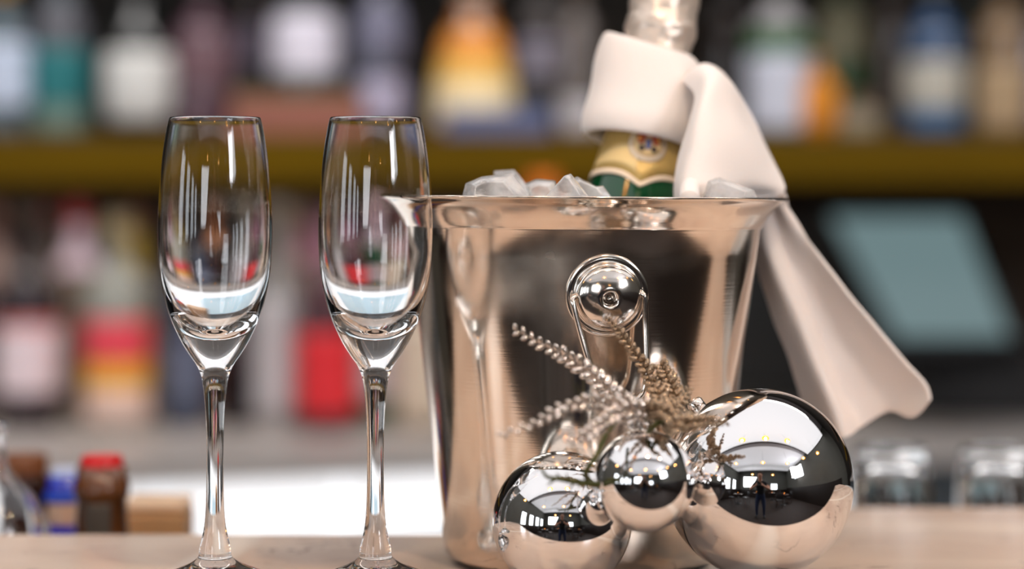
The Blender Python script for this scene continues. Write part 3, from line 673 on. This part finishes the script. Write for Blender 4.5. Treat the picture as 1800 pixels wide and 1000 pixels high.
M_cream = mat('cream_paper', S(246, 228, 205), rough=.6)
def base_edge(ph):
    a = abs(((ph + PI) % (2 * PI)) - PI); return .1985 - .0075 * math.exp(-(a / .30) ** 1.3) * 1.0 - .0
phs = [-2.6 + 5.2 * i / 100 for i in range(101)]
patch('collar', lambda p: base_edge(p) + .0018, lambda p: .250, phs, .0006, M_gfoil)
patch('collar_border', lambda p: base_edge(p) - .0008, lambda p: base_edge(p) + .0022, phs, .0009, M_cream, 3)
# cream band and crest medallion
patch('collar_panel', lambda p: base_edge(p) + .0055, lambda p: base_edge(p) + .0055 + .014 * max(.03, math.cos(max(-1.5, min(1.5, p * 1.1)))) , [-1.3 + 1.2 * i / 30 for i in range(31)], .0009, mat('pale_gold_paper', S(240, 212, 150), rough=.5), 6)
def ellipse_patch(name, s0, ph0, hs, hp, off, m, parent=None):
    bm = bmesh.new(); c0 = bm.verts.new(on(s0, ph0, off)); ring = []
    rs = []
    for k in (1, 2, 3):
        rs.append([bm.verts.new(on(s0 + hs * k / 3 * math.sin(a), ph0 + hp * k / 3 * math.cos(a), off)) for a in [2 * PI * i / 28 for i in range(28)]])
    for i in range(28): bm.faces.new((c0, rs[0][i], rs[0][(i + 1) % 28]))
    for A, B in zip(rs, rs[1:]):
        for i in range(28): bm.faces.new((A[i], B[i], B[(i + 1) % 28], A[(i + 1) % 28]))
    bmesh.ops.recalc_face_normals(bm, faces=list(bm.faces))
    o = from_bm(name, bm, m, parent or ch); md = o.modifiers.new('thick', 'SOLIDIFY'); md.thickness = .0003; md.offset = 1
    return o
md_ = ellipse_patch('medallion', .2155, .06, .0105, .44, .0012, M_cream)
ellipse_patch('medallion_field', .2165, .06, .0085, .35, .0016, mat('pale_field', S(226, 200, 150), rough=.5), md_)
red = mat('crest_red', S(176, 40, 40), rough=.5); blu = mat('crest_blue', S(84, 100, 160), rough=.5); gd = mat('crest_gold', S(222, 150, 70), rough=.4); dk = mat('crest_dark', S(60, 46, 36), rough=.5)
for s_, p_, hs_, hp_, m_, o_ in ((.2195, -.10, .0045, .10, red, .002), (.2195, .24, .0045, .10, red, .002), (.2150, .07, .0030, .06, blu, .0022), (.222, .07, .0026, .10, red, .0022), (.218, -.12, .0018, .05, gd, .0024), (.218, .27, .0018, .05, gd, .0024), (.2245, .07, .0016, .07, gd, .0025), (.2125, -.06, .0018, .07, dk, .0022), (.2125, .20, .0018, .07, dk, .0022)):
    ellipse_patch('crest_piece', s_, p_, hs_, hp_, o_, m_, md_)
# neck foil with wrinkles
bm = lathe_bm(smooth_prof([(.0190, .246), (.0183, .262), (.0180, .275), (.0190, .282), (.0196, .288), (.0188, .294), (.0190, .305), (.0186, .312), (.0120, .3155), (0, .3165)], 60), 72)
for v in bm.verts:
    a = math.atan2(v.co.y, v.co.x); rr = math.hypot(v.co.x, v.co.y)
    if rr > .004:
        f = 1 + .05 * noise.noise(Vector((math.cos(a) * 2.2, math.sin(a) * 2.2, v.co.z * 180))) + .025 * noise.noise(Vector((math.cos(a) * 6, math.sin(a) * 6, v.co.z * 400)))
        v.co.x *= f; v.co.y *= f
from_bm('neck_foil', bm, mat('champagne_foil', (.74, .64, .56, 1), rough=.36, metal=.55, bump=.4, bscale=120), ch)

# ================================================================== NAPKIN (one cloth thing)
def loft(name, sections, nu, nv, m, parent, closed=False, thick=.0022):
    rows = [catmull(s, nu) for s in sections]
    cols = [catmull([r_[i] for r_ in rows], nv) for i in range(nu)]
    bm = bmesh.new(); g = [[bm.verts.new(cols[i][j]) for i in range(nu)] for j in range(nv)]
    for j in range(nv - 1):
        for i in range(nu - 1): bm.faces.new((g[j][i], g[j][i + 1], g[j + 1][i + 1], g[j + 1][i]))
    if closed: bmesh.ops.remove_doubles(bm, verts=list(bm.verts), dist=1e-5)
    for v in bm.verts:
        v.co += Vector((noise.noise(v.co * 45), noise.noise(v.co * 45 + Vector((9, 3, 1))), 0)) * .0012
    bmesh.ops.recalc_face_normals(bm, faces=list(bm.faces))
    o = from_bm(name, bm, m, parent)
    md = o.modifiers.new('thick', 'SOLIDIFY'); md.thickness = thick; md.offset = 0
    md = o.modifiers.new('sub', 'SUBSURF'); md.levels = 1; md.render_levels = 1
    return o
nk = thing('cloth_napkin', 'cream cotton napkin tied round the bottle neck and hanging over the bucket rim', 'napkin', (0, 0, 0))
def ring(cx_, cy_, hw, d0, slant, under, dd=.85, n=24):
    pts = []
    for i in range(n + 1):
        a = 2 * PI * i / n - PI / 2 + PI
        c_, s_ = math.cos(a), math.sin(a)
        px = cx_ + hw * c_; py = cy_ + slant * hw * c_ - under * hw * s_
        pts.append(P(px, py, d0 - hw / F * d0 * dd * s_))
    return pts
rings = [ring(1148, 96, 52, 1.336, .22, .02), ring(1144, 82, 66, 1.336, .26, .03), ring(1146, 90, 82, 1.335, .34, .06), ring(1143, 128, 94, 1.332, .22, .08), ring(1138, 175, 101, 1.328, .12, .10),
         ring(1130, 218, 104, 1.324, .12, .15), ring(1124, 245, 98, 1.322, .17, .19), ring(1124, 247, 91, 1.322, .17, .19), ring(1130, 225, 84, 1.324, .15, .16)]
loft('neck_wrap', rings, 72, 60, M_cloth, nk, True, .0020)
# upper hanging part
up = [
 [P(1200, 140, 1.315), P(1218, 122, 1.310), P(1236, 113, 1.308), P(1254, 117, 1.315), P(1268, 128, 1.33)],
 [P(1222, 168, 1.292), P(1240, 142, 1.286), P(1262, 136, 1.290), P(1284, 150, 1.305), P(1297, 168, 1.33)],
 [P(1213, 212, 1.280), P(1232, 196, 1.270), P(1266, 190, 1.276), P(1302, 202, 1.292), P(1328, 222, 1.33)],
 [P(1196, 272, 1.272), P(1220, 262, 1.258), P(1266, 258, 1.262), P(1322, 266, 1.282), P(1357, 282, 1.325)],
 [P(1186, 322, 1.268), P(1210, 318, 1.250), P(1270, 312, 1.256), P(1335, 318, 1.278), P(1376, 322, 1.312)],
 [P(1186, 350, 1.268), P(1210, 350, 1.250), P(1270, 347, 1.256), P(1336, 341, 1.285), P(1376, 338, 1.305)],
 [P(1192, 364, 1.268), P(1214, 364, 1.252), P(1268, 364, 1.258), P(1322, 362, 1.282), P(1342, 360, 1.296)],
]
loft('upper_drape', up, 44, 54, M_cloth, nk)
# rolled corner seen at the rim
rc = [P(1196, 350, 1.238), P(1202, 334, 1.232), P(1214, 328, 1.230), P(1226, 333, 1.232), P(1232, 350, 1.238)]
from_bm('rolled_corner', tube_bm(catmull([tuple(P(1212, 352, 1.228)), tuple(P(1212, 340, 1.236)), tuple(P(1214, 330, 1.25)), tuple(P(1218, 318, 1.268))], 16), [.0052] * 16, 16), M_cloth, nk)
# outer hanging corner
lo = [
 [P(1308, 352, 1.290), P(1325, 343, 1.292), P(1343, 338, 1.296), P(1360, 337, 1.300), P(1376, 340, 1.304)],
 [P(1336, 346, 1.318), P(1346, 342, 1.317), P(1356, 340, 1.316), P(1368, 340, 1.315), P(1380, 346, 1.314)],
 [P(1328, 372, 1.326), P(1344, 368, 1.322), P(1360, 366, 1.322), P(1374, 366, 1.318), P(1392, 380, 1.322)],
 [P(1325, 440, 1.330), P(1352, 440, 1.322), P(1380, 438, 1.328), P(1410, 436, 1.324), P(1438, 444, 1.320)],
 [P(1350, 530, 1.334), P(1388, 530, 1.322), P(1420, 528, 1.332), P(1462, 524, 1.328), P(1503, 528, 1.316)],
 [P(1386, 630, 1.338), P(1432, 632, 1.320), P(1464, 630, 1.334), P(1524, 622, 1.332), P(1572, 612, 1.314)],
 [P(1410, 700, 1.340), P(1460, 708, 1.318), P(1490, 704, 1.336), P(1560, 680, 1.334), P(1626, 672, 1.312)],
 [P(1426, 762, 1.342), P(1482, 770, 1.318), P(1516, 750, 1.336), P(1566, 722, 1.336), P(1606, 734, 1.324), P(1638, 702, 1.312)],
]
lo = [s if len(s) == 5 else s for s in lo]
loft('lower_drape', lo, 60, 80, M_cloth, nk)

# ================================================================== CHAMPAGNE FLUTES
DF = 1.204; kf = DF / F
def zf(y): return (1028 - y) * kf
fo = [(211, 80), (216, 81.5), (230, 84.5), (260, 89.5), (300, 94.5), (350, 98.5), (400, 100.5), (440, 100), (475, 97.5), (505, 93), (535, 86.5), (565, 77), (590, 66), (610, 55.5), (628, 44), (642, 34), (655, 27.5), (672, 22.5), (700, 19), (740, 16.2), (790, 14.8), (850, 15), (890, 16.2), (918, 18), (938, 21), (955, 25), (968, 27.5), (976, 28.5), (981, 29.5), (986, 34), (994, 46), (1004, 70), (1014, 98), (1021, 114), (1025, 119), (1028, 117)]
fi = [(209.5, 78.5), (212, 77), (230, 80.5), (260, 85.5), (300, 90.5), (350, 94.5), (400, 96.5), (440, 95.5), (475, 92), (505, 85.5), (530, 77), (552, 65), (570, 50), (582, 34), (589, 17), (591, 0)]
def flute(px, label):
    t = thing('champagne_flute', label, 'glass', (P(px, 0, DF).x, DF, ZT), 'champagne flutes left of the bucket')
    o_ = smooth_prof([(r * kf, zf(y)) for y, r in fo], 150)
    i_ = smooth_prof([(r * kf, zf(y)) for y, r in fi], 70)
    pr = [(0, zf(1022)), (60 * kf, zf(1024))] + list(reversed(o_)) + i_
    pr[-1] = (0, pr[-1][1])
    bm = lathe_bm(pr, 96); from_bm('glass_bowl', bm, M_glass, t)
    return t
flute(378, 'left empty clear champagne flute standing alone')
flute(660, 'right empty clear champagne flute overlapping the ice bucket')

# ================================================================== BAUBLE SPRAY
sp = thing('bauble_spray', 'cluster of three mirror silver baubles with a glittered sprig before the bucket', 'christmas ornament', (P(1150, 0, 1.17).x, 1.17, ZT))
off = Matrix.Translation(-sp.location)
def bauble(px, py, rpx, d, capdir, label):
    c_ = P(px, py, d); r = rpx / F * d
    bm = bmesh.new(); bmesh.ops.create_uvsphere(bm, u_segments=96, v_segments=64, radius=r)
    o = from_bm('bauble', bm, M_mirror, sp); o.location = c_ - sp.location; o['label'] = label
    cd = Vector(capdir).normalized()
    cpb = from_bm('bauble_cap', lathe_bm([(0, r + .006), (.0036, r + .006), (.0042, r + .005), (.0042, r - .001), (0, r - .001)], 24), M_polish, o)
    cpb.rotation_euler = cd.to_track_quat('Z', 'Y').to_euler()
    return o
bauble(1334, 849, 166, 1.178, (-.6, .35, .75), 'largest mirror silver bauble on the right')
bauble(988, 916, 123, 1.172, (.7, .4, .55), 'middle sized mirror silver bauble on the left')
bauble(1132, 845, 90, 1.133, (.1, .6, .9), 'smallest mirror silver bauble in front')

leaf_meshes = {}
def leaf_mesh(m, key):
    if key in leaf_meshes: return leaf_meshes[key]
    bm = bmesh.new(); bmesh.ops.create_icosphere(bm, subdivisions=2, radius=1)
    for v in bm.verts:
        t_ = (v.co.x + 1) / 2
        v.co.y *= .74 * (1.1 - .35 * t_); v.co.z *= .60 * (1.1 - .3 * t_)
    me = bpy.data.meshes.new('glitter_leaf'); bm.to_mesh(me); bm.free(); me.materials.append(m)
    for p_ in me.polygons: p_.use_smooth = True
    leaf_meshes[key] = me; return me
def sprig(path, n, l0, l1, m, key, spread=.66, stemr=.0008, stemmat=None, seed=1, flat=1.0):
    rnd = random.Random(seed)
    pts = catmull([tuple(P(*p)) for p in path], max(24, n * 2)); ln = len(pts)
    rel = [p - sp.location for p in pts]
    s_ = from_bm('sprig', tube_bm(rel, [stemr * (1 - .6 * i / ln) for i in range(ln)], 8), stemmat or m, sp)
    me = leaf_mesh(m, key)
    for i in range(n):
        t_ = (i + .5) / n; k = min(ln - 2, int(t_ * (ln - 1)))
        p = rel[k]; tan = (rel[k + 1] - rel[k]).normalized()
        L_ = (l0 + (l1 - l0) * t_) * rnd.uniform(.85, 1.15)
        side = 1 if i % 2 else -1
        sidev = tan.cross(Vector((0, -1, 0))).normalized() * side
        dirv = (tan * (1 - spread * .55) + sidev * spread + Vector((0, -1, 0)) * rnd.uniform(-.5, .6)).normalized()
        o = bpy.data.objects.new('glitter_leaf', me); COL.objects.link(o); o.parent = s_
        o.location = p + dirv * L_ * .55
        qq = dirv.to_track_quat('X', 'Z'); o.rotation_euler = qq.to_euler()
        L_ *= .86; o.scale = (L_ * .62, L_ * .62 * flat, L_ * .62)
    # tip
    return s_
K = 1.13 / F
# base -> tip
sprig([(1135, 738, 1.135), (1090, 706, 1.140), (1050, 668, 1.142), (1005, 632, 1.142), (955, 606, 1.138), (903, 578, 1.132)], 36, 34 * K, 11 * K, M_gsilver, 's', seed=2)
sprig([(1150, 728, 1.130), (1100, 712, 1.118), (1040, 708, 1.108), (990, 716, 1.098), (940, 744, 1.088), (876, 766, 1.080)], 32, 28 * K, 9 * K, M_gsilver, 's', seed=3)
sprig([(1140, 722, 1.120), (1100, 722, 1.108), (1066, 738, 1.098), (1040, 758, 1.090), (1000, 778, 1.086)], 24, 25 * K, 13 * K, M_gsilver, 's', seed=4)
sprig([(1168, 735, 1.135), (1158, 700, 1.150), (1138, 655, 1.158), (1110, 612, 1.158), (1086, 580, 1.155), (1064, 558, 1.150)], 40, 28 * K, 7 * K, M_ggold, 'g', seed=5)
sprig([(1172, 738, 1.130), (1186, 706, 1.152), (1176, 670, 1.156), (1162, 642, 1.158)], 22, 32 * K, 16 * K, M_ggold, 'g', seed=6)
sprig([(1160, 742, 1.125), (1195, 744, 1.120), (1235, 740, 1.118), (1278, 742, 1.116)], 26, 30 * K, 8 * K, M_ggold, 'g', seed=7)
sprig([(1165, 745, 1.128), (1185, 722, 1.135), (1200, 702, 1.140), (1212, 682, 1.145)], 16, 22 * K, 9 * K, M_ggold, 'g', seed=8)
sprig([(1120, 730, 1.128), (1145, 720, 1.118), (1170, 724, 1.112), (1192, 752, 1.110)], 18, 26 * K, 16 * K, M_ggold, 'g', seed=9)
# green stems
def stem(path, r0, r1):
    pts = [p - sp.location for p in catmull([tuple(P(*p)) for p in path], 30)]
    return from_bm('green_stem', tube_bm(pts, [r0 + (r1 - r0) * i / 29 for i in range(30)], 8), M_stem, sp)
stem([(1082, 742, 1.120), (1070, 756, 1.112), (1060, 776, 1.104), (1048, 802, 1.098), (1030, 830, 1.100), (1035, 845, 1.12)], .0013, .0014)
g_ = stem([(1052, 852, 1.12), (1020, 848, 1.108), (985, 842, 1.100), (962, 838, 1.098), (952, 824, 1.096)], .0016, .0006)
for a, b in (((1010, 846), (1000, 860)), ((990, 842), (978, 832)), ((975, 842), (962, 852)), ((1030, 846), (1016, 856)), ((1000, 846), (996, 832))):
    stem([(a[0], a[1], 1.102), ((a[0] + b[0]) / 2, (a[1] + b[1]) / 2 + 1, 1.100), (b[0], b[1], 1.098)], .0007, .0003)
stem([(1165, 738, 1.125), (1155, 745, 1.115), (1140, 758, 1.122)], .0014, .0012)

# ================================================================== THE ROOM BEHIND THE PHOTOGRAPHER (mirrored in the baubles)
M_tbl = wood_mat('dark_table_wood', srgb(50, 32, 22), srgb(82, 54, 36), 2, .35)
M_cndl = mat('candle_glow', (1, .5, .15, 1), emit=14, emcol=(1, .35, .06, 1)); M_seat = mat('dark_leather', S(30, 24, 24), rough=.5)
def cafe_table(x, y, w_):
    t = thing('cafe_table', 'round dark cafe table ' + w_, 'table', (x, y, 0))
    from_bm('table_top', lathe_bm([(0, .745), (.34, .745), (.35, .735), (.345, .722), (0, .72)], 40), M_tbl, t)
    from_bm('table_post', lathe_bm([(0, .72), (.03, .72), (.03, .04), (.22, .02), (.24, 0), (0, 0)], 32), M_black, t)
    k = thing('candle_glass', 'glowing orange candle glass on the table ' + w_, 'candle', (x, y, .745))
    from_bm('glass_cup', lathe_bm([(0, 0), (.03, 0), (.036, .07), (.034, .07), (.028, .004), (0, .004)], 24), mat('amber_cup', S(210, 110, 30), rough=.2), k)
    from_bm('flame', lathe_bm([(0, .03), (.012, .04), (.014, .055), (.006, .085), (0, .1)], 16), M_cndl, k)
def cafe_chair(x, y, a, w_):
    t = thing('cafe_chair', 'dark cafe chair ' + w_, 'chair', (x, y, 0), None, (0, 0, a))
    box('seat', -.22, .22, -.21, .21, .43, .48, M_seat, t, .015)
    bm = box_bm(-.21, .21, .19, .225, .56, .92, .015); from_bm('backrest', bm, M_seat, t)
    for sx in (-1, 1):
        for sy in (-1, 1): box('leg', sx * .19 - .015, sx * .19 + .015, sy * .18 - .015, sy * .18 + .015, 0, .43 if sy < 0 else .60, M_tbl, t)
for x, y, w_ in ((-1.7, -1.9, 'nearest on the left of the room'), (1.55, -2.0, 'nearest on the right of the room'), (-.6, -3.6, 'far back left of the middle'), (.95, -3.7, 'far back right of the middle')):
    cafe_table(x, y, w_)
for x, y, a, w_ in ((-2.25, -1.75, 1.4, 'on the left of the near left table'), (-1.2, -2.3, 3.9, 'behind the near left table'), (1.1, -1.6, .4, 'in front of the near right table'), (2.1, -2.2, -1.5, 'on the right of the near right table'), (-.05, -3.9, 3.6, 'between the two far tables'), (1.5, -3.4, -1.0, 'right of the far right table')):
    cafe_chair(x, y, a, w_)

# photographer, one continuous body grown over a skeleton
def skin_mesh(name, verts, edges, radii, sub=2):
    me = bpy.data.meshes.new(name); me.from_pydata([Vector(v) for v in verts], edges, []); o = bpy.data.objects.new(name, me); COL.objects.link(o)
    o.modifiers.new('skin', 'SKIN').use_smooth_shade = True
    for i, r_ in enumerate(radii): me.skin_vertices[0].data[i].radius = r_ if isinstance(r_, tuple) else (r_, r_)
    me.skin_vertices[0].data[0].use_root = True
    m_ = o.modifiers.new('sub', 'SUBSURF'); m_.levels = sub; m_.render_levels = sub
    dg = bpy.context.evaluated_depsgraph_get(); out = bpy.data.meshes.new_from_object(o.evaluated_get(dg))
    bpy.data.objects.remove(o); return out
V, Eg, Rd = [], [], []
def J(p, r_, par=None):
    V.append(p); Rd.append(r_); k = len(V) - 1
    if par is not None: Eg.append((par, k))
    return k
pel = J((0, -.56, .90), (.155, .11)); wst = J((0, -.54, 1.03), (.13, .10), pel); chs = J((0, -.47, 1.22), (.165, .115), wst); upc = J((0, -.42, 1.36), (.10, .08), chs)
nkj = J((0, -.37, 1.44), .052, upc); hd0 = J((0, -.31, 1.50), (.068, .075), nkj); hd1 = J((0, -.285, 1.57), (.078, .095), hd0); hd2 = J((0, -.275, 1.64), (.062, .07), hd1)
for sx in (-1, 1):
    hp = J((sx * .10, -.56, .84), .095, pel); kn_ = J((sx * .13, -.50, .47), .062, hp); an = J((sx * .14, -.56, .09), .042, kn_); toe = J((sx * .17, -.40, .035), .036, an)
    sh_ = J((sx * .18, -.43, 1.34), .058, upc); el = J((sx * .30, -.30, 1.13), .043, sh_); wr = J((sx * .13, -.16, 1.22), .028, el); pm = J((sx * .085, -.12, 1.26), (.034, .022), wr)
    for q_, (dx, dz) in enumerate(((0, .03), (0, .012), (0, -.006), (0, -.022))):
        f1 = J((sx * .075, -.095, 1.262 + dz), .009, pm); f2 = J((sx * .066, -.068 + .004 * q_, 1.266 + dz), .0085, f1); J((sx * .048, -.058 + .004 * q_, 1.268 + dz), .0075, f2)
    t1 = J((sx * .066, -.128, 1.285), .011, pm); J((sx * .046, -.122, 1.300), .009, t1)
me = skin_mesh('body', V, Eg, Rd)
M_skin = mat('skin', S(208, 160, 134), rough=.55); M_shirt = mat('dark_shirt', S(28, 30, 36), rough=.85); M_jean = mat('blue_trousers', S(34, 46, 76), rough=.85); M_shoe = mat('dark_shoes', S(20, 18, 18), rough=.5)
ph = thing('person', 'person in a dark short sleeved shirt and blue trousers taking the photograph', 'person', (0, -.5, 0))
o = bpy.data.objects.new('body', me); COL.objects.link(o); o.parent = ph; o.location = (0, .5, 0)
me.materials.clear()
for m_ in (M_skin, M_shirt, M_jean, M_shoe): me.materials.append(m_)
for p_ in me.polygons:
    p_.use_smooth = True; c_ = p_.center
    if c_.z < .10: p_.material_index = 3
    elif c_.z < .98: p_.material_index = 2
    elif c_.z < 1.42 and c_.y < -.335 - .0 * c_.z and abs(c_.x) < .27: p_.material_index = 1
hc = Vector((0, -.285, 1.575)) - ph.location
bm = bmesh.new(); bmesh.ops.create_uvsphere(bm, u_segments=32, v_segments=20, radius=1)
bmesh.ops.delete(bm, geom=[v for v in bm.verts if v.co.y > .25 and v.co.z < .45 or v.co.z < -.55], context='VERTS')
for v in bm.verts: v.co = Vector((v.co.x * .089, v.co.y * .108, v.co.z * .115)) * (1 + .05 * noise.noise(v.co * 6))
o = from_bm('hair', bm, mat('dark_hair', S(36, 24, 18), rough=.7), ph); o.location = hc + Vector((0, -.012, .012))
for sx in (-1, 1):
    bm = bmesh.new(); bmesh.ops.create_uvsphere(bm, u_segments=16, v_segments=10, radius=.012); o = from_bm('eye', bm, mat('eye_white', S(225, 222, 218), rough=.2), ph); o.location = hc + Vector((sx * .030, .082, .0))
    o = from_bm('ear', lathe_bm([(0, -.006), (.014, -.004), (.018, .002), (.012, .004), (0, .001)], 16), M_skin, ph); o.location = hc + Vector((sx * .085, 0, -.01)); o.rotation_euler = (0, sx * PI / 2, 0); o.scale = (1.5, 1, 1)
o = from_bm('nose', tube_bm([(0, .085, .005), (0, .104, -.022), (0, .092, -.034)], [.007, .012, .008], 10), M_skin, ph); o.location = hc
o = from_bm('mouth', tube_bm([(-.022, .083, -.058), (0, .090, -.057), (.022, .083, -.058)], [.002, .006, .002], 8), mat('lips', S(170, 96, 90), rough=.5), ph); o.location = hc
cm = thing('camera_body', 'black camera held up by the photographer', 'camera', (0, -.08, 1.25))
box('body_shell', -.062, .062, -.035, .02, -.03, .07, M_black, cm, .008)
o = from_bm('lens_barrel', lathe_bm([(0, 0), (.036, 0), (.036, .05), (.039, .052), (.039, .07), (.034, .07), (.03, .06), (0, .058)], 40), M_black, cm); o.rotation_euler = (-PI / 2, 0, 0); o.location = (0, .015, .025)
